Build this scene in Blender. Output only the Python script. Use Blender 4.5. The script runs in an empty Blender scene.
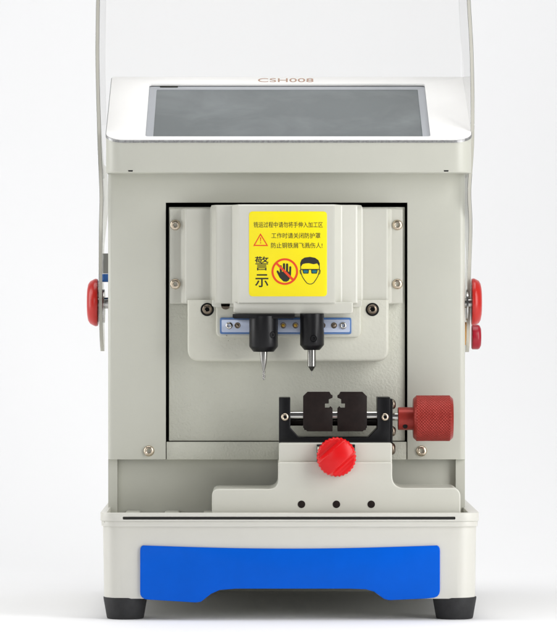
import bpy, bmesh, math, random
from mathutils import Vector, Matrix
random.seed(4)
PI = math.pi
sc = bpy.context.scene
S = 0.0008            # metres per drawing unit
D = 4000.0            # camera distance from the front plane of the base, in units
VX, HY, CX = 262.0, 310.0, 288.0
EZ = 309 * 1.00375    # eye height

def X(px, Y=0): return (VX - CX) + (px - VX) * (1 + Y / D)
def Z(py, Y=0): return EZ + (HY - py) * (1 + Y / D)

# ------------------------------------------------------------------ materials
def mat(name, col, rough=.5, metal=0, bump=0, bscale=600, trans=0, ior=1.45, coat=0, var=0.0, vscale=25, aniso=0,
        specks=0, emis=None, spec=.5, rvar=0.0):
    m = bpy.data.materials.new(name); m.use_nodes = True
    nt = m.node_tree; b = nt.nodes['Principled BSDF']
    b.inputs['Base Color'].default_value = (*col, 1); b.inputs['Roughness'].default_value = rough
    b.inputs['Metallic'].default_value = metal; b.inputs['Transmission Weight'].default_value = trans
    b.inputs['IOR'].default_value = ior; b.inputs['Coat Weight'].default_value = coat
    b.inputs['Specular IOR Level'].default_value = spec
    b.inputs['Coat Roughness'].default_value = .15
    tc = nt.nodes.new('ShaderNodeTexCoord')
    if var or specks:
        n = nt.nodes.new('ShaderNodeTexNoise'); n.inputs['Scale'].default_value = vscale; n.inputs['Detail'].default_value = 6
        n.inputs['Roughness'].default_value = .65
        nt.links.new(tc.outputs['Object'], n.inputs['Vector'])
        mr = nt.nodes.new('ShaderNodeMapRange'); mr.inputs[1].default_value = .3; mr.inputs[2].default_value = .7
        mr.inputs[3].default_value = 1 - var; mr.inputs[4].default_value = 1 + var
        nt.links.new(n.outputs['Fac'], mr.inputs[0])
        mul = nt.nodes.new('ShaderNodeVectorMath'); mul.operation = 'SCALE'
        mul.inputs[0].default_value = col; nt.links.new(mr.outputs[0], mul.inputs['Scale'])
        out = mul.outputs[0]
        if specks:
            v = nt.nodes.new('ShaderNodeTexNoise'); v.inputs['Scale'].default_value = 330; v.inputs['Detail'].default_value = 2
            nt.links.new(tc.outputs['Object'], v.inputs['Vector'])
            r2 = nt.nodes.new('ShaderNodeMapRange'); r2.inputs[1].default_value = .735; r2.inputs[2].default_value = .79
            nt.links.new(v.outputs['Fac'], r2.inputs[0])
            mx = nt.nodes.new('ShaderNodeMix'); mx.data_type = 'RGBA'
            nt.links.new(r2.outputs[0], mx.inputs[0]); nt.links.new(out, mx.inputs[6])
            mx.inputs[7].default_value = (col[0]*(1-specks), col[1]*(1-specks), col[2]*(1-specks), 1)
            out = mx.outputs[2]
        nt.links.new(out, b.inputs['Base Color'])
    if rvar:
        n = nt.nodes.new('ShaderNodeTexNoise'); n.inputs['Scale'].default_value = 60; n.inputs['Detail'].default_value = 8
        nt.links.new(tc.outputs['Object'], n.inputs['Vector'])
        mr = nt.nodes.new('ShaderNodeMapRange'); mr.inputs[1].default_value = .16; mr.inputs[2].default_value = .65
        mr.inputs[3].default_value = max(0, rough - rvar); mr.inputs[4].default_value = rough + rvar
        nt.links.new(n.outputs['Fac'], mr.inputs[0]); nt.links.new(mr.outputs[0], b.inputs['Roughness'])
    if bump:
        n = nt.nodes.new('ShaderNodeTexNoise'); n.inputs['Scale'].default_value = bscale; n.inputs['Detail'].default_value = 3
        nt.links.new(tc.outputs['Object'], n.inputs['Vector'])
        bp = nt.nodes.new('ShaderNodeBump'); bp.inputs['Strength'].default_value = bump; bp.inputs['Distance'].default_value = .0005 if bump >= .6 else .0004
        nt.links.new(n.outputs['Fac'], bp.inputs['Height']); nt.links.new(bp.outputs[0], b.inputs['Normal'])
    if emis:
        b.inputs['Emission Color'].default_value = (*emis[0], 1); b.inputs['Emission Strength'].default_value = emis[1]
    return m

M = {}
M['paint']   = mat('cream_grey_paint', (.54, .54, .475), .36, bump=.05, bscale=900, var=.015, rvar=.015)
M['paint2']  = mat('pale_cast_paint', (.585, .58, .515), .27, bump=.05, bscale=500, var=.015, coat=.4)
M['texture'] = mat('orange_peel_paint', (.56, .56, .485), .42, bump=1.0, bscale=560, var=.02, specks=.15)
M['cast']    = mat('textured_cast_paint', (.595, .59, .51), .4, bump=.6, bscale=420, var=.02, specks=.25)
M['base']    = mat('base_plastic', (.635, .625, .57), .36, bump=.06, bscale=350, var=.02, vscale=18, rvar=.02)
M['white']   = mat('white_face_plate', (.89, .88, .86), .55, bump=.06, bscale=800, var=.01)
M['edge']    = mat('milled_edge', (.34, .34, .34), .42, metal=.7, var=.35, vscale=400, bump=.4, bscale=900)
M['bezel']   = mat('bezel_plastic', (.40, .415, .44), .3, var=.02)
M['blue']    = mat('blue_gloss_plastic', (.0, .10, .60), .34, coat=.0, bump=.04, bscale=150, var=.06, vscale=20, spec=.12)
M['rubber']  = mat('black_rubber', (.018, .018, .019), .65, bump=.3, bscale=500, var=.3, vscale=120, specks=-.8)
M['void']    = mat('painted_recess_shade', (.006, .006, .006), .9)  # near-black colour standing in for shade in gaps and recesses
M['slot']    = mat('painted_slot_shade', (.012, .011, .010), .7, bump=.4, bscale=800)  # near-black colour painted as the shade in the rim slot
M['steel']   = mat('polished_steel', (.55, .54, .52), .16, metal=1, rvar=.06)
M['tool']    = mat('ground_tool_steel', (.30, .295, .28), .22, metal=1, rvar=.06)
M['screw']   = mat('nickel_screw', (.62, .53, .42), .25, metal=1, rvar=.08)
M['darkm']   = mat('burnt_steel', (.22, .18, .14), .3, metal=1, var=.3, vscale=300)
M['black']   = mat('black_anodised', (.006, .006, .007), .33, bump=.08, bscale=900, var=.2, vscale=200, spec=.3)
M['jaw']     = mat('blackened_jaw_steel', (.012, .007, .006), .5, bump=.2, bscale=900, var=.3, vscale=150, spec=.22)
M['redm']    = mat('red_anodised', (.31, .026, .018), .36, metal=.35, var=.08, vscale=200)
M['redp']    = mat('red_plastic', (.68, .008, .010), .30, bump=.05, bscale=300, spec=.35)
M['redk']    = mat('dark_red_plastic', (.50, .02, .014), .28)
M['redd']    = mat('deep_red_plastic', (.35, .005, .02), .3)
M['yellow']  = mat('yellow_label', (.93, .78, .002), .42, var=.01)
M['ink']     = mat('black_ink', (.02, .02, .015), .6)
M['redink']  = mat('red_ink', (.75, .06, .012), .6)
M['teal']    = mat('teal_ink', (.01, .16, .20), .5)
M['brown']   = mat('brown_ink', (.46, .30, .22), .6)
M['strip']   = mat('strip_metal', (.50, .56, .70), .3, metal=.3, bump=.05)
M['bluep']   = mat('blue_strip_edge', (.10, .22, .50), .3, trans=.2)
M['led']     = mat('amber_led', (.75, .45, .05), .2)
M['acryl']   = mat('clear_acrylic', (.975, .975, .97), .03, trans=1, ior=1.3)
M['acrylic_edge'] = mat('frosted_acrylic_edge', (.60, .585, .52), .45, trans=.25, ior=1.35)
M['greyp']  = mat('grey_switch_plastic', (.30, .30, .28), .4)
M['bluecap'] = mat('blue_switch_cap', (.03, .15, .50), .35)
M['orange']  = mat('orange_washer', (.8, .42, .1), .4)
M['sweep']   = mat('studio_sweep', (.87, .87, .875), .8, var=.004, vscale=3)
M['studio']  = mat('studio_white', (.86, .86, .865), .75, var=.006, vscale=3)

# LCD: grey glass, its soft reflection painted in as faint lighter clouds
def lcd():
    m = bpy.data.materials.new('lcd_glass'); m.use_nodes = True
    nt = m.node_tree; b = nt.nodes['Principled BSDF']
    tc = nt.nodes.new('ShaderNodeTexCoord')
    n = nt.nodes.new('ShaderNodeTexNoise'); n.inputs['Scale'].default_value = 14; n.inputs['Detail'].default_value = 4
    n.inputs['Distortion'].default_value = .5; n.inputs['Roughness'].default_value = .6
    nt.links.new(tc.outputs['Object'], n.inputs['Vector'])
    r = nt.nodes.new('ShaderNodeMapRange'); r.inputs[1].default_value = .45; r.inputs[2].default_value = .95
    nt.links.new(n.outputs['Fac'], r.inputs[0])
    mx = nt.nodes.new('ShaderNodeMix'); mx.data_type = 'RGBA'
    mx.inputs[6].default_value = (.135, .150, .153, 1); mx.inputs[7].default_value = (.215, .235, .24, 1)
    nt.links.new(r.outputs[0], mx.inputs[0]); nt.links.new(mx.outputs[2], b.inputs['Base Color'])
    r3 = nt.nodes.new('ShaderNodeMapRange'); r3.inputs[3].default_value = .10; r3.inputs[4].default_value = .16
    nt.links.new(n.outputs['Fac'], r3.inputs[0]); nt.links.new(r3.outputs[0], b.inputs['Roughness'])
    return m
M['lcd'] = lcd()

# ------------------------------------------------------------------ object helpers
col = sc.collection
ORG = {}
def finish(bm, name, material, parent=None, label=None, smooth=40, recalc=True):
    bmesh.ops.remove_doubles(bm, verts=bm.verts, dist=1e-4)
    if recalc: bmesh.ops.recalc_face_normals(bm, faces=bm.faces)
    lo = [min(v.co[i] for v in bm.verts) for i in range(3)]; hi = [max(v.co[i] for v in bm.verts) for i in range(3)]
    c = Vector([(a + b) / 2 for a, b in zip(lo, hi)])
    for v in bm.verts: v.co = (v.co - c) * S
    me = bpy.data.meshes.new(name); bm.to_mesh(me); bm.free()
    o = bpy.data.objects.new(name, me); col.objects.link(o)
    me.materials.append(M[material])
    for p in me.polygons: p.use_smooth = True
    me.set_sharp_from_angle(angle=math.radians(smooth))
    ORG[o] = c * S
    o.location = ORG[o]
    if parent is not None:
        o.parent = parent; o.location = ORG[o] - ORG[parent]
    if label: o['label'] = label
    return o

def bev(bm, w, seg=3, ang=30, sel=None):
    if w <= 0: return
    bm.normal_update()
    es = [e for e in bm.edges if len(e.link_faces) == 2 and e.calc_face_angle(0) > math.radians(ang) and (sel is None or sel(e))]
    bmesh.ops.bevel(bm, geom=es, offset=w, segments=seg, profile=.5, affect='EDGES', clamp_overlap=True)

def add_poly(bm, pts, y0, y1):
    """pts = (x,z) outline extruded from y0 to y1"""
    a = [bm.verts.new((x, y0, z)) for x, z in pts]; b = [bm.verts.new((x, y1, z)) for x, z in pts]
    n = len(pts)
    fs = [bm.faces.new(a), bm.faces.new(b[::-1])]
    for i in range(n): fs.append(bm.faces.new((a[i], b[i], b[(i+1) % n], a[(i+1) % n])))
    bmesh.ops.recalc_face_normals(bm, faces=bm.faces)
    return fs

def rrect(x0, x1, z0, z1, r=0, seg=6):
    if r <= 0: return [(x0, z0), (x1, z0), (x1, z1), (x0, z1)]
    pts = []
    for cx, cz, a0 in ((x1-r, z0+r, -90), (x1-r, z1-r, 0), (x0+r, z1-r, 90), (x0+r, z0+r, 180)):
        for k in range(seg+1):
            a = math.radians(a0 + 90*k/seg); pts.append((cx + r*math.cos(a), cz + r*math.sin(a)))
    return pts

def fillet(pts, rad, seg=6):
    """round the corners of a polygon; rad = number or list"""
    out = []; n = len(pts)
    for i, p in enumerate(pts):
        r = rad[i] if isinstance(rad, (list, tuple)) else rad
        p = Vector(p); a = Vector(pts[i-1]) - p; b = Vector(pts[(i+1) % n]) - p
        if r <= 0: out.append(tuple(p)); continue
        ang = a.angle(b); d = min(r / math.tan(ang/2), a.length*.49, b.length*.49)
        s = p + a.normalized()*d; e = p + b.normalized()*d
        for k in range(seg+1):
            t = k/seg; q = s*(1-t)**2 + p*2*t*(1-t) + e*t*t; out.append(tuple(q))
    return out

def pxz(pts, Y): return [(X(a, Y), Z(b, Y)) for a, b in pts]

def prism(name, pts, y0, y1, m, parent=None, bevel=.6, seg=2, ang=30, yref=None, label=None, smooth=40):
    """pixel-space outline seen on its front plane y0"""
    bm = bmesh.new(); add_poly(bm, pxz(pts, y0 if yref is None else yref), y0, y1); bev(bm, bevel, seg, ang)
    return finish(bm, name, m, parent, label, smooth)

def box(bm, x0, x1, y0, y1, z0, z1):
    return add_poly(bm, [(x0, z0), (x1, z0), (x1, z1), (x0, z1)], y0, y1)

def plate_holes(bm, outer, holes, f0, f1):
    """flat plate with holes; f0/f1 map (u,v) -> 3D for the two faces"""
    loops = []
    es = []
    for lp in [outer] + holes:
        vs = [bm.verts.new(f0(*p)) for p in lp]; loops.append(vs)
        for i in range(len(vs)): es.append(bm.edges.new((vs[i], vs[(i+1) % len(vs)])))
    r = bmesh.ops.triangle_fill(bm, use_beauty=True, use_dissolve=False, edges=es)
    faces = [g for g in r['geom'] if isinstance(g, bmesh.types.BMFace)]
    mp = {}
    for lp, vs in zip([outer] + holes, loops):
        for p, v in zip(lp, vs): mp[v] = bm.verts.new(f1(*p))
    for f in faces: bm.faces.new([mp[v] for v in reversed(f.verts)])
    for vs in loops:
        for i in range(len(vs)):
            a, b = vs[i], vs[(i+1) % len(vs)]; bm.faces.new((a, b, mp[b], mp[a]))
    bmesh.ops.recalc_face_normals(bm, faces=bm.faces)

def lathe(bm, prof, c, axis='Y', seg=32, rmod=None, close=True):
    """prof: list of (radius, distance along axis from c). rmod(theta, r, t)->r"""
    rings = []
    for r, t in prof:
        ring = []
        for k in range(seg):
            th = 2*PI*k/seg
            rr = rmod(th, r, t) if rmod else r
            u, v = rr*math.cos(th), rr*math.sin(th)
            p = {'Y': (u, t, v), 'X': (t, u, v), 'Z': (u, v, t)}[axis]
            ring.append(bm.verts.new((c[0]+p[0], c[1]+p[1], c[2]+p[2])))
        rings.append(ring)
    for a, b in zip(rings, rings[1:]):
        for k in range(seg): bm.faces.new((a[k], a[(k+1) % seg], b[(k+1) % seg], b[k]))
    if close:
        bm.faces.new(rings[0]); bm.faces.new(rings[-1][::-1])

def rod(name, prof, c, axis, m, parent, seg=32, rmod=None, label=None, smooth=40):
    bm = bmesh.new(); lathe(bm, prof, c, axis, seg, rmod); return finish(bm, name, m, parent, label, smooth)

def boolcut(o, cutters, op='DIFFERENCE'):
    for c in cutters:
        c.parent = None; c.location = ORG[c]
    par, loc = o.parent, o.location.copy()
    o.parent = None; o.location = ORG[o]
    for c in cutters:
        md = o.modifiers.new('b', 'BOOLEAN'); md.operation = op; md.object = c; md.solver = 'EXACT'
    bpy.context.view_layer.update()
    dg = bpy.context.evaluated_depsgraph_get()
    me = bpy.data.meshes.new_from_object(o.evaluated_get(dg)); me.name = o.name
    o.modifiers.clear(); old = o.data; o.data = me; bpy.data.meshes.remove(old)
    for p in me.polygons: p.use_smooth = True
    me.set_sharp_from_angle(angle=math.radians(35))
    for c in cutters:
        d = c.data; ORG.pop(c); bpy.data.objects.remove(c); bpy.data.meshes.remove(d)
    o.parent = par; o.location = loc
    return o

def hexmod(cut):
    def f(th, r, t):
        if r > cut: return r
        a = (th % (PI/3)) - PI/6
        return r / math.cos(a) * .9
    return f

def socket_screw(px, py, Y, r, m, parent, name='screw', rot=0):
    """button-head socket screw whose head stands on plane Y and faces the viewer"""
    c = (X(px, Y), Y, Z(py, Y))
    h = r*.55
    prof = [(r, .6), (r, -.3), (r*.97, -h*.45), (r*.86, -h*.75), (r*.68, -h*.95), (r*.53, -h), (r*.48, -h*.9), (r*.44, r*.25), (r*.02, r*.4)]
    o = rod(name, prof, c, 'Y', m, parent, 36, hexmod(r*.49))
    return o

def text_mesh(txt, name, m, parent, x0, x1, py0, py1, Y, thick=.15, yoff=0, place=None, bold=0, fit=True):
    """lettering fitted into the pixel box (x0,x1,py0,py1) on plane Y, or on any surface with place(u,v,d)"""
    cu = bpy.data.curves.new('t', 'FONT'); cu.body = txt; cu.size = 10; cu.offset = bold; cu.resolution_u = 4
    t = bpy.data.objects.new('t', cu); col.objects.link(t); bpy.context.view_layer.update()
    me = bpy.data.meshes.new_from_object(t.evaluated_get(bpy.context.evaluated_depsgraph_get()))
    bm = bmesh.new(); bm.from_mesh(me)
    bpy.data.objects.remove(t); bpy.data.curves.remove(cu); bpy.data.meshes.remove(me)
    xs = [v.co.x for v in bm.verts]; ys = [v.co.y for v in bm.verts]
    a0, a1, b0, b1 = min(xs), max(xs), min(ys), max(ys)
    r = bmesh.ops.extrude_face_region(bm, geom=bm.faces[:])
    top = {g for g in r['geom'] if isinstance(g, bmesh.types.BMVert)}
    for v in bm.verts:
        u = (v.co.x - a0)/(a1 - a0); w = (v.co.y - b0)/(b1 - b0); d = 0 if v in top else thick
        if place: v.co = place(x0 + (x1-x0)*u, py1 + (py0-py1)*w, d)
        else: v.co = (X(x0 + (x1-x0)*u, Y), Y + d, Z(py1 + (py0-py1)*w, Y))
    return finish(bm, name, m, parent, smooth=20)

# ------------------------------------------------------------------ the machine root
root = bpy.data.objects.new('key_cutting_machine', None); col.objects.link(root)
root.empty_display_size = .05
ORG[root] = Vector((0, 200*S, 0)); root.location = ORG[root]
root['label'] = 'cream key cutting machine with tilted touchscreen, yellow warning label, red knobs and blue trim'
root['category'] = 'key machine'

XC = X(289.8)
# ---------- base shell with the arched front apron
YB0, YB1 = 3.0, 415.0
YF = 110.0       # front face of the body
def base_outline(x0, x1, y0, y1, r, seg=10, nf=60, rb=None):
    if rb is None: rb = r
    pts = []
    for k in range(nf+1): pts.append((x0 + r + (x1-x0-2*r)*k/nf, y0))
    for k in range(1, seg+1):
        a = -PI/2 + PI/2*k/seg; pts.append((x1-r+r*math.cos(a), y0+r+r*math.sin(a)))
    for k in range(seg+1):
        a = PI/2*k/seg; pts.append((x1-rb+rb*math.cos(a), y1-rb+rb*math.sin(a)))
    for k in range(seg+1):
        a = PI/2+PI/2*k/seg; pts.append((x0+rb+rb*math.cos(a), y1-rb+rb*math.sin(a)))
    for k in range(1, seg):
        a = PI+PI/2*k/seg; pts.append((x0+r+r*math.cos(a), y0+r+r*math.sin(a)))
    return pts
bx0, bx1 = X(102), X(477.4)
zt = Z(526.5, 0)
def apron(x):
    p = x + CX   # approx pixel
    def sm(a, b, v):
        t = min(1, max(0, (v-a)/(b-a))); return t*t*(3-2*t)
    return Z(599) + (Z(586) - Z(599)) * (sm(197, 220, p) - sm(364, 387, p))
bm = bmesh.new()
def ring(scale_in, taper, zf):
    out = []
    for x, y in base_outline(bx0+scale_in, bx1-scale_in, YB0+scale_in, YB1-scale_in, 20-scale_in*.5):
        xx = XC + (x-XC)*(1-taper)
        out.append(bm.verts.new((xx, y, zf(x, y))))
    return out
front = lambda x, y: apron(x) if y < 30 else (Z(599) if y < 390 or abs(x-XC) > 140 else .6)
rs = [ring(0, 0, lambda x, y: zt), ring(0, .003, lambda x, y: zt-35), ring(0, .006, lambda x, y: front(x, y)+1.2), ring(1, .006, front),
      ring(6, .006, front), ring(6, 0, lambda x, y: zt)]
for a, b in zip(rs, rs[1:]):
    n = len(a)
    for i in range(n): bm.faces.new((a[i], a[(i+1) % n], b[(i+1) % n], b[i]))
base = finish(bm, 'base', 'base', root)
bm = bmesh.new(); box(bm, bx0+7, bx1-7, 12, 405, zt-50, zt-46)
finish(bm, 'base_plate', 'paint', root)
bm = bmesh.new(); box(bm, XC-150, XC+150, 403, 407, .05, zt-46); bev(bm, .8); finish(bm, 'rear_light_blocker', 'paint', base)  # added panel, hides the bright ground beyond so the arch stays dark

# blue trim plate
top = [(143+294*k/24, 545.5 + 3.2*math.sin(PI*k/24)) for k in range(25)]
bl = [(140.2, 551), (140.5, 548.2), (141.5, 546.3)] + top[0:] + [(438.7, 546.4), (439.7, 548.4), (440, 551), (439.9, 591), (439.2, 594), (437.4, 596.4), (434, 597.8), (427, 598.6), (389, 600.3), (384, 599), (374, 591.8), (366, 589.4), (350, 588.8),
      (236, 588.8), (220, 590), (211, 594), (201, 601.8), (196, 602.6), (150, 599.8), (145, 599.2), (142, 597.4), (140.5, 595), (140.2, 592)]
prism('trim_plate', bl, YB0-2.6, YB0+1, 'blue', root, bevel=1.0, seg=3, ang=60, label='glossy blue trim plate with arched lower edge')

# feet
def foot(cx_px, Y):
    zf = Z(598.8, 20) + 2
    c = (X(cx_px, 25), Y, 0)
    prof = [(0.01, 0), (17.3, 0), (18.2, .4), (18.7, 1.6), (22.0, zf-1.4), (22.0, zf)]
    rod('foot', prof, c, 'Z', 'rubber', root, 48)
foot(125.4, 25); foot(454.4, 25); foot(125.4, 388); foot(454.4, 388)

# ---------- rim + tray
rx0, rx1 = X(99.6), X(479.8)
ztop, zlow = Z(513.2), Z(526.8)
TX0, TX1 = X(108.5, 60), X(466, 60)
outer = base_outline(rx0, rx1, 0, 418, 20)
hole = base_outline(TX0, TX1, 13, YF+18, 4, seg=5, nf=4)[::-1]
bm = bmesh.new()
plate_holes(bm, outer, [hole], lambda u, v: (u, v, ztop), lambda u, v: (u, v, ztop-8.2))
bev(bm, 1.4, 3, 50)
rim_u = finish(bm, 'tray_rim', 'base', root)
bm = bmesh.new()
o2 = base_outline(rx0+1.0, rx1-1.0, .9, 417, 20)
h2 = base_outline(TX0, TX1, 13.2, YF+17.8, 4, seg=5, nf=4)[::-1]
plate_holes(bm, o2, [h2], lambda u, v: (u, v, ztop-8.3), lambda u, v: (u, v, zlow))
bev(bm, 1.1, 3, 50)
finish(bm, 'lower_rim', 'base', root)
# the slot along the front
c1 = bmesh.new(); box(c1, X(122.8), X(455.3), -4, 9, Z(519.6), Z(516.7)); bev(c1, .8, 2, 60)
cut = finish(c1, 'c', 'slot')
boolcut(rim_u, [cut])
bm = bmesh.new()
n = 90; x_a, x_b = X(123.4), X(454.6)
r1, r2 = [], []
for k in range(n+1):
    x = x_a + (x_b-x_a)*k/n; j = random.uniform(-.25, .25)
    r1.append([bm.verts.new((x, yy, Z(519.3)+j*.5*(yy < 3))) for yy in (.9, 6)]); r2.append([bm.verts.new((x, yy, Z(516.9)+j)) for yy in (.9, 6)])
for k in range(n):
    bm.faces.new((r1[k][0], r1[k+1][0], r2[k+1][0], r2[k][0])); bm.faces.new((r2[k][0], r2[k+1][0], r2[k+1][1], r2[k][1]))
    bm.faces.new((r1[k][0], r1[k][1], r1[k+1][1], r1[k+1][0]))
finish(bm, 'slot_shade_fill', 'slot', root)  # black fill put in as the shade inside the slot
# tray floor with ribs
bm = bmesh.new(); zfl = ztop - 6
box(bm, TX0-2, TX1+2, 9, 156, zfl-4, zfl)
tray = finish(bm, 'chip_tray', 'paint2', root)
for i in range(9):
    bm = bmesh.new(); xx = TX0 + 16 + i*40
    box(bm, xx, xx+15, 60, 128, zfl-.3, zfl+2.8); bev(bm, 1.5, 3)
    finish(bm, 'rib', 'paint2', tray)

# ---------- body
YF = 110.0       # front face of the body
B0, B1 = X(108, YF), X(465.2, YF)
bm = bmesh.new()
zb, zT = Z(513), Z(160, 200)
# back box behind the inner wall
box(bm, B0+.5, B1-.5, 160, 400, zb, zT); bev(bm, 7, 5, 60, lambda e: abs((e.verts[0].co-e.verts[1].co).normalized().z) > .9 and e.verts[0].co.y > 200)
bevd = None
body = finish(bm, 'body', 'paint', root)
for s, xa, xb in ((0, B0, B0+9.5), (1, B1-9.5, B1)):
    bm = bmesh.new(); box(bm, xa, xb, YF+8.2, 159.9, Z(512.5, 130), zT-1)
    finish(bm, 'side_panel', 'paint', body)
bm = bmesh.new(); box(bm, B0+9.7, B1-9.7, YF+16, YF+20, Z(515, 120), Z(459.8, 110)); finish(bm, 'lower_wall', 'paint', body)
# inverted-U front panel with rounded outer edges
U = [(108, 459.5), (108, 165), (465.2, 165), (465.2, 459.5), (407.3, 459.5), (407.3, 202.6), (165.8, 202.6), (165.8, 459.5)]
bm = bmesh.new(); add_poly(bm, pxz(U, YF), YF, YF+8)
bm.normal_update()
def is_outer(e):
    a, b = e.verts[0].co, e.verts[1].co
    return abs(a.y-YF) < .1 and abs(b.y-YF) < .1 and abs(a.x-b.x) < .1 and (a.x < B0+1 or a.x > B1-1)
bev(bm, 6, 7, 30, is_outer)
es = [e for e in bm.edges if len(e.link_faces) == 2 and e.calc_face_angle(0) > math.radians(60)]
bmesh.ops.bevel(bm, geom=es, offset=.5, segments=2, profile=.5, affect='EDGES', clamp_overlap=True)
fp = finish(bm, 'front_panel', 'paint', root)
for px, py in ((149, 451), (421.5, 451)): socket_screw(px, py, YF, 5.6, 'screw', fp)
# black boxes that paint in the shade of the window gaps
bm = bmesh.new(); box(bm, X(160, YF), X(413, YF), 150, 153, Z(462, YF), Z(196, YF)); 
for a, b in ((160, 165.5), (407.6, 413)): box(bm, X(a, YF), X(b, YF), YF+8.4, 150, Z(441, YF), Z(196, YF))
box(bm, X(160, YF), X(413, YF), YF+8.4, 150, Z(202.2, YF), Z(196, YF))
finish(bm, 'window_gap_shade', 'void', body)
# inner textured plate and sill
prism('inner_plate', rrect(169, 404.9, 440.9, 207, 0), YF+5, YF+16, 'texture', root, bevel=.8)
sill = prism('sill', [(166.6, 441.9), (406.6, 441.9), (406.6, 459.6), (166.6, 459.6)], YF+1.2, YF+19, 'texture', root, bevel=.5)
bm = bmesh.new(); box(bm, X(166, YF), X(407, YF), YF+9, YF+12, Z(445, YF), Z(438, YF)); finish(bm, 'sill_gap_shade', 'void', sill)  # black strip painted in as the shade of the gap above the sill

# ---------- head casing with sloping top
YH, YHB = 78.0, 258.0
hx0, hx1 = X(105.3, YH), X(472.2, YH)
zf, zbk = Z(139.5, YH), Z(77.5, YHB-2)
sl = (zbk - zf)/(YHB - 2 - YH)
def ztp(y): return zf + sl*(y-YH)
zhb = Z(172.6, YH)
ol = base_outline(hx0, hx1, YH, YHB, 19, seg=10, nf=12, rb=3)
bm = bmesh.new()
levels = [lambda x, y: zhb, lambda x, y: zhb+1.2, lambda x, y: ztp(y)-3.2]
def inset(i): return base_outline(hx0+i, hx1-i, YH+i, YHB-i, 19-i*.6, seg=10, nf=12, rb=max(.3, 3-i*.6))
rr = [[bm.verts.new((x, y, zhb)) for x, y in inset(1.2)], [bm.verts.new((x, y, zhb+.4)) for x, y in inset(.35)], [bm.verts.new((x, y, zhb+1.2)) for x, y in ol],
      [bm.verts.new((x, y, ztp(y)-3.0)) for x, y in ol], [bm.verts.new((x, y, ztp(y)-3.0)) for x, y in inset(3)], [bm.verts.new((x, y, ztp(y)-9)) for x, y in inset(3)]]
for a, b in zip(rr, rr[1:]):
    for i in range(len(a)): bm.faces.new((a[i], a[(i+1) % len(a)], b[(i+1) % len(a)], b[i]))
bm.faces.new(rr[0][::-1]); bm.faces.new(rr[-1])
head = finish(bm, 'head_casing', 'paint', root, smooth=50)
for px in (130.5, 446):
    prism('notch', [(px-2.4, 170.2), (px+2.6, 170.2), (px+2.2, 171.6), (px-2, 171.6)], YH-.15, YH+1, 'void', head, bevel=0)

def slope_pt(px, py, d=0):
    """point on the sloped face plate (lowered by d) seen at pixel (px, py)"""
    Y = (EZ + (HY-py) - zf + d + YH*sl) / (sl - (HY-py)/D)
    return Vector((X(px, Y), Y, zf - d + sl*(Y-YH)))
# face plate with screen opening
sq = [slope_pt(145.6, 136.4), slope_pt(430.6, 136.4), slope_pt(424.4, 83.7), slope_pt(149.2, 83.7)]
sx0 = (sq[0].x + sq[3].x)/2; sx1 = (sq[1].x + sq[2].x)/2; sy0, sy1 = sq[0].y, sq[2].y
hole = rrect(sx0, sx1, sy0, sy1, 3, 4)[::-1]
pl = inset(.2)
bm = bmesh.new()
plate_holes(bm, pl, [hole], lambda u, v: (u, v, ztp(v)), lambda u, v: (u, v, ztp(v)-2.2))
bev(bm, .5, 2, 60)
face = finish(bm, 'face_plate', 'white', root)
bm = bmesh.new()
a = [bm.verts.new((x, y, ztp(y)-3.1)) for x, y in inset(-.5)]; b = [bm.verts.new((x, y, ztp(y)-.7)) for x, y in inset(-.5)]
c = [bm.verts.new((x, y, ztp(y)-3.1)) for x, y in inset(2)]; d_ = [bm.verts.new((x, y, ztp(y)-.6)) for x, y in inset(.25)]
for p, q in ((a, b), (b, d_), (d_, c), (c, a)):
    for i in range(len(p)): bm.faces.new((p[i], p[(i+1) % len(p)], q[(i+1) % len(p)], q[i]))
finish(bm, 'edge_trim', 'edge', face)
# screen
dz = 4.0
lx0, lx1 = slope_pt(155.5, 120, dz).x - 1, slope_pt(420.8, 120, dz).x
ly0, ly1 = sy0 + 3, slope_pt(200, 90.2, dz).y
bm = bmesh.new()
plate_holes(bm, rrect(sx0-1.5, sx1+1.5, sy0-1.5, sy1+1.5, 2, 3), [rrect(lx0, lx1, ly0, ly1, 1, 2)[::-1]],
            lambda u, v: (u, v, ztp(v)-dz+.9), lambda u, v: (u, v, ztp(v)-dz-2))
bez = finish(bm, 'screen_bezel', 'bezel', root)
bm = bmesh.new()
vs = [bm.verts.new((x, y, ztp(y)-dz)) for x, y in rrect(lx0-1, lx1+1, ly0-1, ly1+1)]; f = bm.faces.new(vs)
bmesh.ops.solidify(bm, geom=[f], thickness=1.0)
finish(bm, 'display', 'lcd', bez)
pa, pb = slope_pt(160, 88.6, dz), slope_pt(178, 87.2, dz)
bm = bmesh.new()
vs = [bm.verts.new((x, y, ztp(y)-dz+1.15)) for x, y in ((pa.x, pa.y), (pb.x, pa.y), (pb.x, pb.y), (pa.x, pb.y))]
f = bm.faces.new(vs); bmesh.ops.solidify(bm, geom=[f], thickness=.4)
finish(bm, 'sensor_slot', 'ink', bez)
text_mesh('CSH008', 'lettering', 'brown', face, 258, 313.5, 78.5, 82.2, 0,
          place=lambda px, py, d: slope_pt(px, py) + Vector((0, 0, .25-d)), bold=.0)

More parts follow.
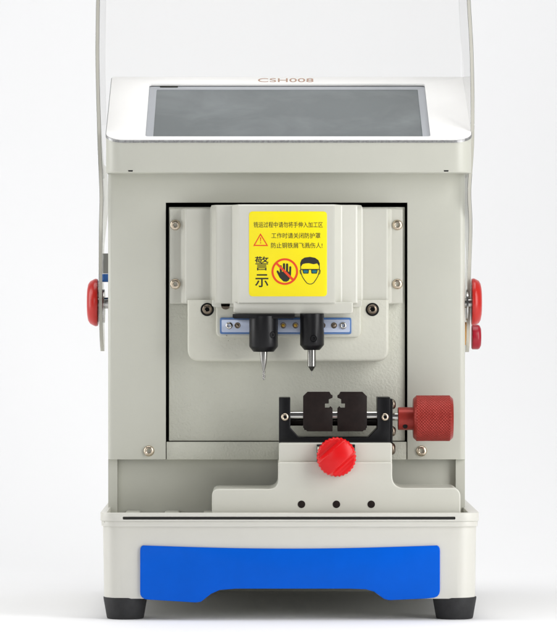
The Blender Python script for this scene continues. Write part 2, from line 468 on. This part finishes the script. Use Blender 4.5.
# ---------- clear shield
YP = 150.0
Lp = [(-60, 98.8), (0, 98.2), (30, 97.6), (60, 97.3), (100, 98.2), (150, 99.6), (185, 101.1), (200, 102.0), (215, 101.0), (250, 100.6), (303, 100.5), (351, 101.9)]
Rp = [(-60, 466.5), (0, 468.3), (50, 471.4), (100, 472.6), (150, 472.3), (190, 468.9), (203, 468.9), (217, 470.9), (240, 470.2), (275, 469), (303, 468.6), (352, 467.8)]
def interp(P, n=90):
    out = []
    for k in range(n+1):
        y = P[0][0] + (P[-1][0]-P[0][0])*k/n
        for (a, xa), (b, xb) in zip(P, P[1:]):
            if a <= y <= b:
                t = (y-a)/(b-a); out.append((y, xa + (xb-xa)*t)); break
    for _ in range(10):
        out = [out[0]] + [(out[i][0], (out[i-1][1]+2*out[i][1]+out[i+1][1])/4) for i in range(1, len(out)-1)] + [out[-1]]
    return out
shield = bpy.data.objects.new('safety_shield', None)
def shield_side(P, s):
    bm = bmesh.new(); rg = []
    pts = interp(P)
    for py, px in pts:
        z = Z(py, YP); h = 1.9
        t = min(1, max(0, (py-190)/70)); t = t*t*(3-2*t)
        y0 = YP-50 + 28*t; y1 = YP+112 - 92*t; xc = X(px, y0)
        if py > 330:                       # rounded end of the arm
            q = (py-330)/22; e = 21*(1-math.sqrt(max(0, 1-q*q*.93))); y0 += e; y1 -= e
        rg.append([bm.verts.new(p) for p in ((xc-h, y0+.3, z), (xc-h+.3, y0, z), (xc+h-.3, y0, z), (xc+h, y0+.3, z), (xc+h, y1, z), (xc-h, y1, z))])
    for a, b in zip(rg, rg[1:]):
        for i in range(6): bm.faces.new((a[i], a[(i+1) % 6], b[(i+1) % 6], b[i]))
    bm.faces.new(rg[0]); bm.faces.new(rg[-1][::-1])
    return bm
def edge_faces(o):
    o.data.materials.append(M['acrylic_edge'])
    for p in o.data.polygons:
        if abs(p.normal.x) < .6: p.material_index = 1
sh = finish(shield_side(Lp, -1), 'shield', 'acryl', root, label='clear acrylic safety shield swung up over the machine')
shr = finish(shield_side(Rp, 1), 'shield_side', 'acryl', sh); edge_faces(sh); edge_faces(shr)
bm = bmesh.new(); box(bm, X(100.9, YP), X(465.6, YP), 259, 262, Z(120, YP), Z(-62, YP)); finish(bm, 'shield_sheet', 'acryl', sh)
bpy.data.objects.remove(shield)

# pivot hardware
def xrod(name, prof, px, py, Y, m, parent, seg=40, rmod=None, label=None):
    return rod(name, prof, (X(px, Y), Y, Z(py, Y)), 'X', m, parent, seg, rmod, label)
kl = xrod('pivot_knob', [(.01, -11.8), (14, -11.6), (19, -10.6), (22, -8.6), (24, -5), (24.8, -3), (24.4, -.8), (22, 0), (.01, 0)], 98.6, 302.5, YP, 'redk', root, 56,
          label='round dark red shield pivot knob on the left side')
kr = xrod('pivot_knob', [(.01, 10.6), (14, 10.4), (19, 9.4), (22, 7.6), (24, 4), (24.5, 2.4), (24, .4), (22, 0), (.01, 0)], 471.2, 302.0, YP-20, 'redk', root, 56,
          label='round dark red shield pivot knob on the right side')
for P_ in (kl,):
    xrod('washer', [(.01, 0), (17, 0), (17.5, .6), (17.5, 2.0), (.01, 2.2)], 102.9, 306, YP, 'steel', P_)
    xrod('pivot_pin', [(.01, -2), (6, -2), (6, 12), (.01, 12)], 100, 303, YP, 'steel', P_)
xrod('washer', [(.01, 0), (16, 0), (16, 1.6), (.01, 1.6)], 466.0, 305, YP-20, 'steel', kr)
xrod('pivot_pin', [(.01, -8), (5, -8), (5, 5), (.01, 5)], 468, 303, YP-20, 'steel', kr)
xrod('stop_button', [(.01, 10), (9, 9.8), (12, 8.4), (13, 6.5), (13, 1), (12, 0), (.01, 0)], 471.4, 337, YP+30, 'redd', root, 40, label='small deep red round stop button behind the right pivot knob')
bm = bmesh.new(); box(bm, X(103.4, YP), X(106, YP)+6, YP-9, YP+9, Z(273.5, YP), Z(253.5, YP)); bev(bm, .6); lim = finish(bm, 'limit_switch', 'greyp', root)
bm = bmesh.new(); box(bm, X(103.2, YP), X(106, YP)+6, YP-9.5, YP+9.5, Z(282, YP), Z(274, YP)); bev(bm, .6); finish(bm, 'switch_cap', 'bluecap', lim)
bm = bmesh.new(); box(bm, X(463.2, YP)-4, X(466.3, YP), YP-9, YP+9, Z(345, YP), Z(322, YP)); bev(bm, .6); finish(bm, 'hinge_spacer', 'orange', root)

# ---------- spindle cover (stepped section extruded vertically)
YC = 60.0
cm = 286.6
half = [(47, 0), (51.5, .3), (55.5, 13.5), (57, 14.2), (70, 14.6), (71.2, 15.4), (74.6, 26.5), (76, 27.4), (101.6, 27.6), (102.8, 28.4), (105.6, 43.6), (107, 44.6), (118, 44.8)]
half = [(46, 0), (48.2, .6), (54.5, 15.6), (56.4, 16.6), (69.2, 17), (71, 18), (75.4, 31), (77, 32), (100.8, 32.4), (102.2, 33.4), (105.2, 45), (106.6, 46), (117.6, 46.2)]
sec = [(X(cm-h, YC), YC+p) for h, p in half[::-1]] + [(X(cm+h, YC), YC+p) for h, p in half]
bm = bmesh.new()
zt0, zt1 = Z(303.6, YC+30), Z(205.2, YC+30)
n = len(sec)
def tz(h): return zt1 if h < 77 else zt1-3.0
hs = [h for h, p in half[::-1]] + [h for h, p in half]
for i in range(n-1):   # thick sheet, panel by panel
    pass
fr = []; 
for (x, y), h in zip(sec, hs):
    fr.append([bm.verts.new((x, y+1.0, zt0)), bm.verts.new((x, y, zt0+1.0)), bm.verts.new((x, y, tz(h)-1.2)), bm.verts.new((x, y+1.2, tz(h))), bm.verts.new((x, max(y+4, YC+50), tz(h))), bm.verts.new((x, max(y+4, YC+50), zt0))])
for a, b in zip(fr, fr[1:]):
    for i in range(6): bm.faces.new((a[i], b[i], b[(i+1) % 6], a[(i+1) % 6]))
bm.faces.new(fr[0]); bm.faces.new(fr[-1][::-1])
cover = finish(bm, 'spindle_cover', 'paint2', root, smooth=28)
for px in (175.4, 397.4):
    for py in (225, 284): socket_screw(px, py, YC+46.2, 5.4, 'screw', cover)
# nose under the cover
prism('cover_nose', fillet([(233.6, 302), (353, 302), (353, 312.4), (350.6, 313.8), (236, 313.8), (233.6, 312.4)], 0), YC+2.5, YC+48, 'paint2', root, bevel=1.4, seg=3)
bm = bmesh.new(); add_poly(bm, pxz(fillet([(212, 300), (362, 300), (362, 306), (359, 307.2), (215, 307.2), (212, 306)], 0), YC+20), YC+20, YC+48); bev(bm, .8)
finish(bm, 'cover_lip', 'paint2', cover)

# housing behind the spindles
hs_ = fillet([(187.5, 300), (187.5, 361.5), (388.8, 361.5), (388.8, 300)], [0, 13, 13, 0], 8)
bm = bmesh.new(); add_poly(bm, pxz(hs_, 88), 88, YF+6)
bev(bm, 3.2, 5, 40, lambda e: max(e.verts[0].co.y, e.verts[1].co.y) < 88.1 and min(e.verts[0].co.z, e.verts[1].co.z) < Z(301, 88))
hous = finish(bm, 'spindle_housing', 'cast', root)
bos = fillet([(216, 300), (216, 337.5), (361, 337.5), (361, 300)], [0, 7, 7, 0], 6)
bm = bmesh.new(); add_poly(bm, pxz(bos, 83), 83, 90)
bev(bm, 1.8, 4, 40, lambda e: max(e.verts[0].co.y, e.verts[1].co.y) < 83.1 and min(e.verts[0].co.z, e.verts[1].co.z) < Z(301, 83))
finish(bm, 'raised_pad', 'cast', hous)
for px in (207.3, 372.3):
    rod('screw_recess', [(.01, 0), (6.8, 0), (6.8, .8), (.01, .8)], (X(px, 87.6), 87.6, Z(309.5, 87.6)), 'Y', 'void', hous, 30)
    socket_screw(px, 309.3, 87.2, 5.2, 'darkm', hous)
for px in (225.5, 347.5):
    rod('bolt_head', [(.01, -2), (4.6, -2), (5, -1.4), (5, 1.5), (.01, 1.5)], (X(px, 82), 82, Z(304.6, 82)), 'Y', 'darkm', hous, 24)
# small chipped paint marks on the casting
for i in range(16):
    px = random.choice((1, 1, 0)) and random.uniform(226, 246) or random.uniform(334, 352); py = 335.5 + abs(random.gauss(0, 3.0)); r = random.uniform(.25, .6)
    Yc = 82.9 if py < 336 else 87.9
    if 336 <= py < 340: continue
    rod('paint_chip', [(.01, 0), (r, 0), (r, .3), (.01, .3)], (X(px, Yc), Yc, Z(py, Yc)), 'Y', 'darkm', hous, 7, lambda th, r, t: r*(1+.4*math.sin(2*th+i)))

# light strip
st = prism('light_strip', fillet([(220, 317.6), (351.4, 317.6), (351.4, 334.2), (220, 334.2)], 2.2, 4), 80.6, 83.2, 'bluep', root, bevel=.6, seg=2, ang=50, label='slim blue edged work light strip behind the spindles')
prism('strip_face', fillet([(221.6, 319.6), (349.8, 319.6), (349.8, 332.2), (221.6, 332.2)], 1.4, 3), 80.1, 81, 'strip', st, bevel=.2, ang=50)
for px in (229.2, 343.2):
    socket_screw(px, 325.6, 80.1, 3.7, 'steel', st)
for px in (237.5, 283.2, 295.4, 322.5, 334):
    rod('led_rim', [(.01, -.5), (1.7, -.6), (2.7, -.7), (3.1, -.3), (3.1, .4), (.01, .4)], (X(px, 80.1), 80.1, Z(325.4, 80.1)), 'Y', 'darkm', st, 24)
    rod('led', [(.01, -1.2), (.9, -1.1), (1.6, -.8), (1.7, .2), (.01, .2)], (X(px, 80.1), 80.1, Z(325.4, 80.1)), 'Y', 'led' if 280 < px < 300 else 'darkm', st, 20)

# spindles
def zrod(name, prof_px, px, Y, m, parent, seg=48, rmod=None, label=None):
    """prof_px = (radius, pixel y)"""
    return rod(name, [(r, Z(py, Y)) for r, py in prof_px], (X(px, Y), Y, 0), 'Z', m, parent, seg, rmod, label)
YS = 62.0
bm = bmesh.new(); add_poly(bm, pxz([(232.6, 314), (295, 314), (295, 317.8), (293.6, 318.6), (234.4, 318.6), (232.6, 317.6)], 50), 50, 79); bev(bm, .5)
finish(bm, 'spindle_flange', 'black', root)
s1 = zrod('cutter_spindle', [(.01, 316), (14.6, 316), (14.6, 346.2), (14.1, 347.2), (10.6, 351.4), (10, 351.8), (.01, 351.8)], 263.6, YS, 'black', root, 64)
s2 = zrod('tracer_spindle', [(.01, 313.8), (12.2, 313.8), (12.2, 344.8), (11.7, 345.6), (8.2, 349.6), (7.6, 350), (.01, 350)], 312.0, YS, 'black', root, 64)
for s_, px, py, R, cx_ in ((s1, 272.6, 334.8, 14.6, 263.6), (s2, 313.4, 338.4, 12.2, 312.0)):
    dx = X(px, YS) - X(cx_, YS); yy = YS - math.sqrt(R*R-dx*dx)
    a = math.asin(dx/R)
    bm = bmesh.new(); lathe(bm, [(.01, -3), (3.5, -3), (3.5, 3), (.01, 3)], (0, 0, 0), 'Y', 24)
    bmesh.ops.rotate(bm, verts=bm.verts, cent=(0, 0, 0), matrix=Matrix.Rotation(a, 3, 'Z'))
    bmesh.ops.translate(bm, verts=bm.verts, vec=(X(px, YS), yy, Z(py, YS)))
    boolcut(s_, [finish(bm, 'c', 'black')])
    bm = bmesh.new(); lathe(bm, [(.01, 1.0), (1.0, 1.0), (1.4, .2), (3.0, .2), (3.4, .6), (3.4, 2.0), (.01, 2.0)], (0, 0, 0), 'Y', 24, hexmod(1.5))
    bmesh.ops.rotate(bm, verts=bm.verts, cent=(0, 0, 0), matrix=Matrix.Rotation(a, 3, 'Z'))
    bmesh.ops.translate(bm, verts=bm.verts, vec=(X(px, YS), yy+.6, Z(py, YS)))
    finish(bm, 'set_screw', 'black', s_)
zrod('bit_shank', [(.01, 351), (3.9, 351), (3.9, 352.6), (3.5, 359), (2.8, 363.5), (1.7, 368.5), (1.2, 370.5), (1.1, 371.4), (.01, 371.4)], 263.7, YS, 'tool', s1, 32)
def flute(th, r, t): return r*(.62 + .38*abs(math.cos(th + t*.75)))
N = 40
zrod('milling_bit', [(.01, 370.8)] + [(1.5, 370.8 + 8.6*k/N) for k in range(N+1)] + [(.4, 379.9)], 263.8, YS, 'tool', s1, 24, flute)
zrod('probe_pin', [(.01, 349), (4.2, 349), (4.2, 366.3), (3.6, 367), (1.0, 370.8), (.45, 371.2), (.3, 377.2), (.01, 377.4)], 311.7, YS, 'tool', s2, 32)

# ---------- warning label
YL = YC - .35
lab = prism('warning_label', rrect(249.0, 327.0, 296.2, 211.6, 0) if 0 else fillet([(249, 211.4), (327, 211.4), (327, 296.4), (249, 296.4)], 4, 5), YL, YC+.05, 'yellow', root, bevel=.1, ang=60,
            label='yellow warning label with black lettering and safety symbols')
YT = YL - .12
text_mesh('铣运过程中请勿将手伸入加工区', 'lettering', 'ink', lab, 253.6, 322.8, 221.8, 227.6, YT, .2, bold=.03)
text_mesh('工作时请关闭防护罩', 'lettering', 'ink', lab, 271.4, 320.4, 232.8, 238.4, YT, .2, bold=.03)
text_mesh('防止铜铁屑飞溅伤人!', 'lettering', 'ink', lab, 271.0, 322.4, 242.6, 248.2, YT, .2, bold=.03)
text_mesh('警', 'lettering', 'ink', lab, 254.8, 268.6, 256.4, 270.4, YT, .2, bold=.05)
text_mesh('示', 'lettering', 'ink', lab, 255.0, 268.4, 274.2, 287.2, YT, .2, bold=.12)
# triangle
def ring2(outer, inner, name, m, parent, Y, th=.2):
    bm = bmesh.new(); oo, ii = pxz(outer, Y), pxz(inner, Y)
    plate_holes(bm, oo, [ii[::-1]], lambda u, v: (u, Y, v), lambda u, v: (u, Y+th, v))
    return finish(bm, name, m, parent)
tri = ring2([(260.5, 233.2), (268.2, 246.0), (253.2, 246.0)], [(260.5, 235.4), (266.4, 244.9), (255.0, 244.9)], 'warning_triangle', 'redink', lab, YT)
prism('exclamation_mark', [(260, 237.4), (261.2, 237.4), (260.9, 241.4), (260.3, 241.4)], YT, YT+.2, 'redink', lab, bevel=0)
prism('exclamation_mark', [(260.1, 242.4), (261.1, 242.4), (261.1, 243.4), (260.1, 243.4)], YT, YT+.2, 'redink', lab, bevel=0)
# prohibition sign
def circ(cx, cy, r, n=48, ry=None): return [(cx+r*math.cos(2*PI*k/n), cy+(ry or r)*math.sin(2*PI*k/n)) for k in range(n)]
hc = (284.8, 271.6)
finger = lambda x, top, w, lean=0: [(x-w+lean, top+w), (x-w*.6+lean, top+.3), (x+w*.6+lean, top+.3), (x+w+lean, top+w), (x+w, 274), (x-w, 274)]
hb = bmesh.new()
hand_parts = [finger(280.9, 265.0, 1.05, -.2), finger(284.0, 262.9, 1.1, 0), finger(287.0, 263.2, 1.1, .1), finger(290.1, 266.0, 1.0, .2),
              [(279.6, 271.6), (291.1, 271.6), (290.9, 276.5), (288.6, 280.6), (286.4, 281.8), (283.4, 281.4), (279.6, 277.6), (276.6, 271.8), (276.9, 270.4), (278.2, 270.6), (279.8, 273.0)]]
for k, hp in enumerate(hand_parts): add_poly(hb, pxz(hp, YT), YT+.004*k, YT+.2)
finish(hb, 'hand_symbol', 'ink', lab)
ring2(circ(*hc, 13.3), circ(*hc, 11.3), 'prohibition_ring', 'redink', lab, YT-.1, .25)
q = 9.0*math.sqrt(.5)+1.8; w_ = .85
prism('prohibition_bar', [(hc[0]-q-w_+.2, hc[1]-q+w_), (hc[0]-q+w_, hc[1]-q-w_+.2), (hc[0]+q+w_, hc[1]+q-w_), (hc[0]+q-w_, hc[1]+q+w_)], YT-.12, YT+.1, 'redink', lab, bevel=0)
# face with goggles
fc = (310.0, 271.5)
fo = [(300.6, 266.5), (300.9, 272), (302.2, 276.5), (304.4, 280), (306.8, 283), (309, 284), (311.4, 284), (313.6, 282.8), (315.8, 279.8), (317.8, 276.5), (319.2, 272), (319.5, 266.5)]
bm = bmesh.new()
def stroke(pts, w, y0, th):
    L, R = [], []
    for i, p in enumerate(pts):
        a = Vector(pts[max(0, i-1)]); b = Vector(pts[min(len(pts)-1, i+1)]); d = (b-a).normalized(); nn = Vector((-d.y, d.x))*w/2
        L.append(tuple(Vector(p)+nn)); R.append(tuple(Vector(p)-nn))
    for i in range(len(pts)-1):
        add_poly(bm, pxz([L[i], L[i+1], R[i+1], R[i]], y0), y0, y0+th)
stroke(fo, .75, YT, .2)
stroke([(300.9, 269.2), (299.9, 270.5), (300.3, 273.4), (301.3, 274.4)], .6, YT-.01, .2)
stroke([(319.3, 269.2), (320.3, 270.5), (319.9, 273.4), (318.9, 274.4)], .6, YT-.01, .2)
finish(bm, 'face_outline', 'ink', lab)
hair = [(300.4, 267.6), (300.2, 263), (301.6, 259.6), (304.6, 257.6), (310, 256.9), (315, 257.8), (318.4, 260.2), (319.8, 263.6), (319.6, 267.4), (318.6, 265.4), (317.2, 263.4), (313.6, 264.2), (309, 263.2), (305.4, 263.4), (302.6, 264.2), (301.4, 266)]
prism('hair_symbol', hair, YT-.02, YT+.2, 'ink', lab, bevel=0)
bm = bmesh.new()
for pts in (fillet([(302.2, 269.3), (309.0, 269.3), (308.6, 273.6), (303.2, 273.6)], 1), fillet([(311.0, 269.3), (317.9, 269.3), (316.9, 273.6), (311.4, 273.6)], 1), [(300.6, 269.0), (319.6, 269.0), (319.6, 269.9), (300.6, 269.9)]):
    add_poly(bm, pxz(pts, YT-.06), YT-.06-.01*(len(pts) > 4), YT+.15)
finish(bm, 'goggle_frame', 'ink', lab)
for pts in ([(303.2, 270.2), (308.1, 270.2), (307.8, 272.9), (303.8, 272.9)], [(312.0, 270.2), (317.0, 270.2), (316.3, 272.9), (312.2, 272.9)]):
    prism('goggle_lens', fillet(pts, .7, 3), YT-.16, YT, 'teal', lab, bevel=0)

# ---------- carriage
YG = 18.0
car = [(212, 514.5), (212, 489), (258, 489), (278.2, 489), (278.2, 462.2), (392.2, 462.2), (392.2, 488), (460.5, 488), (460.5, 514.5)]
car = fillet(car, [0, 7, 0, 15, 2, 2, 13, 9, 0], 8)
bm = bmesh.new(); add_poly(bm, pxz(car, YG), YG, 104)
bev(bm, 3.0, 5, 40, lambda e: max(e.verts[0].co.y, e.verts[1].co.y) < YG+.1 and max(e.verts[0].co.z, e.verts[1].co.z) > Z(512, YG))
carr = finish(bm, 'carriage', 'paint2', root, smooth=45)
cuts = []
for px in (301.5, 336.4, 371.2):
    bm = bmesh.new(); lathe(bm, [(.01, -6), (3.3, -6), (3.3, 20), (.01, 20)], (X(px, YG), YG, Z(504.3, YG)), 'Y', 28); cuts.append(finish(bm, 'c', 'void'))
boolcut(carr, cuts)
for px in (301.5, 336.4, 371.2):
    rod('bolt_hole', [(3.3, -.35), (3.75, -.3), (3.75, .5), (3.2, 1.0), (3.2, 12), (.01, 12)], (X(px, YG), YG, Z(504.3, YG)), 'Y', 'jaw', carr, 28)
    rod('hole_screw', [(.01, 2.4), (1.6, 2.4), (2.4, 3), (3.1, 4), (3.1, 6), (.01, 6)], (X(px, YG), YG, Z(504.3, YG)), 'Y', 'darkm', carr, 28)
top_ = [(279, 463), (279, 443), (392, 443), (392, 463)]
bm = bmesh.new(); add_poly(bm, pxz(fillet(top_, [0, 2, 2, 0], 3), YG+5), YG+5, 103)
bev(bm, 1.5, 4, 40, lambda e: max(e.verts[0].co.y, e.verts[1].co.y) < YG+5.1 and max(e.verts[0].co.z, e.verts[1].co.z) > Z(461, YG))
finish(bm, 'carriage_block', 'paint2', carr)

# clamp knob with its square plate
YKn = YG+4.6
prism('knob_plate', [(316.8, 444.5), (355, 444.5), (355, 466.5), (316.8, 466.5)], YKn-3, YKn+2, 'black', root, bevel=.4)
prism('shim', [(317.4, 446.5), (321.5, 446.5), (321.5, 464), (317.4, 464)], YKn-3.6, YKn, 'screw', root, bevel=.3)
def star_knob():
    bm = bmesh.new(); nr, ns = 34, 180; R = 19.6; ck = (X(336.3, YG), YKn-3, Z(456.8, YG)); teeth = 30
    ca, sa = math.cos(math.radians(42)), math.sin(math.radians(42))
    def h(r, th):
        x, z = r*math.cos(th), r*math.sin(th); u = x*ca + z*sa; v = -x*sa + z*ca   # u along the wing
        dome = 17*math.sqrt(max(0, 1-(r/(R*1.25))**2))
        side = abs(v)
        t = min(1, max(0, (side-7.4)/3.4)); t = t*t*(3-2*t)
        flank = 6.5 - .10*r
        return dome*(1-t) + min(dome, flank)*t - (1.0*math.exp(-((side-12.5)/2.5)**2))*t
    rings = []
    for i in range(nr+1):
        row = []
        for k in range(ns):
            th = 2*PI*k/ns; fr_ = i/nr
            r = R*fr_*(1 + .02*(fr_ > .85)*math.tanh(2*math.sin(th*teeth))*(fr_-.85)/.15)
            row.append(bm.verts.new((ck[0]+r*math.cos(th), ck[1]-8-h(R*fr_, th)*.9+ (2.5*max(0, fr_-.93)/.07), ck[2]+r*math.sin(th))))
        rings.append(row)
    back = []
    for (f_, y) in ((1.0, -1), (.9, 0), (.02, 0)):
        back.append([bm.verts.new((ck[0]+R*f_*(1+.02*math.tanh(2*math.sin(2*PI*k/ns*teeth))*(f_ == 1))*math.cos(2*PI*k/ns), ck[1]+y, ck[2]+R*f_*(1+.02*math.tanh(2*math.sin(2*PI*k/ns*teeth))*(f_ == 1))*math.sin(2*PI*k/ns))) for k in range(ns)])
    allr = rings + back
    for a, b in zip(allr, allr[1:]):
        for k in range(ns): bm.faces.new((a[k], a[(k+1) % ns], b[(k+1) % ns], b[k]))
    return bm
finish(star_knob(), 'clamp_knob', 'redp', root, smooth=35, label='bright red plastic clamp knob with diagonal grip')

# ---------- vise
YV = 44.0
frame = [(279, 443.2), (279, 397.6), (290.4, 397.6), (290.4, 428.2), (298.5, 437.2), (368.5, 437.2), (377.2, 428.2), (377.2, 397.2), (390.2, 397.2), (390.2, 443.2)]
bm = bmesh.new(); add_poly(bm, pxz(frame, YV), YV, YV+40); bev(bm, .7, 2, 40)
vf = finish(bm, 'vise_frame', 'black', root)
for px in (285, 385): socket_screw(px, 417, YV, 4.0, 'screw', vf)
# side plate with screw heads
bm = bmesh.new(); box(bm, X(390.3, YV), X(392.6, YV), YV+1, YV+39, Z(443, YV), Z(399, YV)); bev(bm, .4); sp = finish(bm, 'side_plate', 'black', vf)
for py, dy in ((404.5, 8), (404.5, 30), (431.5, 8), (431.5, 30)):
    rod('plate_screw', [(.01, 0), (5, 0), (5, .8), (4.2, 2.4), (2.4, 3.4), (.01, 3.4)], (X(392.6, YV), YV+dy, Z(py, YV)), 'X', 'darkm', vf, 28)
for dy, py in ((8, 449), (26, 449)):
    rod('block_screw', [(.01, 0), (6.2, 0), (6.2, .8), (5, 2.8), (2.8, 3.8), (.01, 3.8)], (X(392, YV), YV+dy, Z(py, YV)), 'X', 'darkm', carr, 28)
# jaws with the keyhole-shaped notch
jl = [(303.2, 427.5), (303.2, 396.2), (306.6, 392.6), (330.6, 392.6), (331.0, 394.2), (332.8, 395), (332.8, 399.6), (330.4, 399.6), (330.4, 397.8), (328.2, 400), (325.2, 400), (325.2, 406.8), (330.0, 406.8), (330.0, 404.8), (332.8, 406.6), (332.8, 431.4), (307, 431.4)]
mc = 335.2
jr = [(2*mc-a, b) for a, b in jl]; jr = [(x-.2 if x > 360 else x, y) for x, y in jr]
jl = [(303.2, 427.6), (303.2, 396.2), (307.6, 391.9), (329.6, 391.9), (331.0, 394.6), (332.6, 395.4), (332.6, 397.8), (328.8, 399.4), (328.8, 403.6), (325.0, 403.6), (325.0, 407.8), (329.4, 407.8), (330.6, 406.2), (332.6, 408.4), (332.6, 431.4), (307.4, 431.4)]
jr = [(2*mc-a-.3, b) for a, b in jl]
for j in (jl, jr):
    jw = prism('jaw', j, YV-4, YV+8, 'jaw', root, bevel=.35, seg=2, ang=40); xs_ = [a for a, b in j]; prism('jaw_carrier', [(min(xs_)+1, 411), (max(xs_)-1, 411), (max(xs_)-1, 430), (min(xs_)+1, 430)], YV+8.2, YV+32, 'jaw', jw, bevel=.5)
def hr(name, prof, px, py, Y, m, parent, seg=40, rmod=None, label=None, smooth=40): return rod(name, prof, (X(px, Y), Y, Z(py, Y)), 'X', m, parent, seg, rmod, label, smooth)
ln = X(377.5, YV) - X(290, YV)
hr('guide_rod', [(.01, 0), (5.0, 0), (5.0, ln), (.01, ln)], 290, 415.6, YV+14, 'steel', vf)
hr('lead_screw', [(.01, 0)] + [(3.0+.45*(k % 2), ln*k/110) for k in range(111)] + [(.01, ln)], 290, 422.6, YV+24, 'jaw', vf, 20, smooth=80)
# threaded shaft, collar and knurled knob
YKb = YV+14
hr('shaft', [(.01, 0), (4.2, 0), (4.2, 8), (.01, 8)], 391, 416.6, YKb, 'steel', vf)
hr('collar', [(.01, 0), (11.0, 0), (11.6, .6), (11.6, 16), (.01, 16)], 397.8, 418.6, YKb, 'redm', root, 48, label='red anodised collar with a set screw hole')
L = X(452.8, YKb) - X(413, YKb)
R = 23.2
def knurl(th, r, t):
    if r < R-.2: return r
    n_ = 44; ph = 1.15
    a = abs(((th*n_/(2*PI) + t*ph/3.4) % 1) - .5)*2; b = abs(((th*n_/(2*PI) - t*ph/3.4) % 1) - .5)*2
    return r - .65*max(max(0, 1-a*2.6), max(0, 1-b*2.6))
NN = 110
prof = [(.01, 0), (R-3.6, 0), (R-3.0, .3), (R-.5, 3.0)] + [(R, 3.4 + (L-6.8)*k/NN) for k in range(NN+1)] + [(R-.5, L-3.0), (R-3.0, L-.3), (R-3.6, L), (.01, L)]
hr('knurled_knob', prof, 413, 418.2, YKb, 'redm', root, 352, knurl, label='large knurled red anodised hand knob', smooth=50)
bm = bmesh.new(); lathe(bm, [(.01, 0), (2.1, 0), (2.4, .4), (2.4, 3), (.01, 3)], (X(405.3, YV), YKb-11.6+1.4, Z(426.5, YV)), 'Y', 20); finish(bm, 'set_screw', 'void', vf)

# ------------------------------------------------------------------ surface and backdrop
bm = bmesh.new()
prof = [(-4200, 0), (700, 0)]
Rb = 900
for k in range(1, 25):
    a = PI/2*k/24; prof.append((700 + Rb*math.sin(a), Rb - Rb*math.cos(a)))
prof.append((1600, 4200))
gr = [p for p in prof if p[1] == 0]
def sheet(name, P, m):
    bm = bmesh.new(); rows = [[bm.verts.new((x, y, z)) for x in (-4200, 4200)] for y, z in P]
    for a, b in zip(rows, rows[1:]): bm.faces.new((a[0], a[1], b[1], b[0]))
    bm.normal_update()
    o = finish(bm, name, m, None, smooth=60, recalc=False); o['kind'] = 'structure'; return o
sheet('ground', prof[:2], 'studio'); sheet('backdrop', prof[1:], 'sweep')

# ------------------------------------------------------------------ lamps
def area(name, loc, target, sx, sy, power, colr=(1, 1, 1)):
    l = bpy.data.lights.new(name, 'AREA'); l.shape = 'RECTANGLE'; l.size = sx; l.size_y = sy; l.energy = power; l.color = colr
    o = bpy.data.objects.new(name, l); col.objects.link(o); o.location = loc
    o.rotation_euler = (Vector(target)-Vector(loc)).to_track_quat('-Z', 'Y').to_euler(); return o
tgt = (0, .1, .2)
area('softbox_right', (.85, -.58, .48), (0, 0, .2), .55, 1.1, 12.6, (1, 1, 1))
area('softbox_left', (-1.15, .08, .5), (0, .1, .2), .55, 1.1, 9.5, (1, 1, 1))
area('front_fill_softbox', (-.98, -2.1, .6), (0, 0, .12), 1.2, .9, 7.8, (1, 1, 1))
area('overhead_softbox', (0, .12, 1.6), (0, .10, 0), 1.6, 1.0, 19.5, (1, 1, 1))
area('backdrop_lamp_left', (-1.5, .75, 1.0), (0, 1.35, .5), .6, 1.6, .9, (.99, .995, 1))
area('backdrop_lamp_right', (1.5, .75, 1.0), (0, 1.35, .5), .6, 1.6, .9, (.99, .995, 1))

w = bpy.data.worlds.new('World'); sc.world = w; w.use_nodes = True
bg = w.node_tree.nodes['Background']; bg.inputs[0].default_value = (.97, .98, 1, 1); bg.inputs[1].default_value = .12

# ------------------------------------------------------------------ camera
cam = bpy.data.cameras.new('Camera'); co = bpy.data.objects.new('Camera', cam); col.objects.link(co)
co.location = ((VX-CX)*S, -D*S, EZ*S); co.rotation_euler = (PI/2, 0, 0)
cam.sensor_fit = 'HORIZONTAL'; cam.sensor_width = 36; cam.lens = 36*D/557 * .999
cam.sensor_fit = 'VERTICAL'; cam.sensor_height = 36; cam.lens = 36*D/632
cam.shift_x = (278.5-VX)/632; cam.shift_y = (HY-316)/632
cam.clip_start = .1; cam.clip_end = 50
sc.camera = co
sc.view_settings.view_transform = 'Standard'; sc.view_settings.look = 'None'; sc.view_settings.exposure = -0.17; sc.view_settings.gamma = 1
sc.cycles.transparent_max_bounces = 12; sc.cycles.transmission_bounces = 12
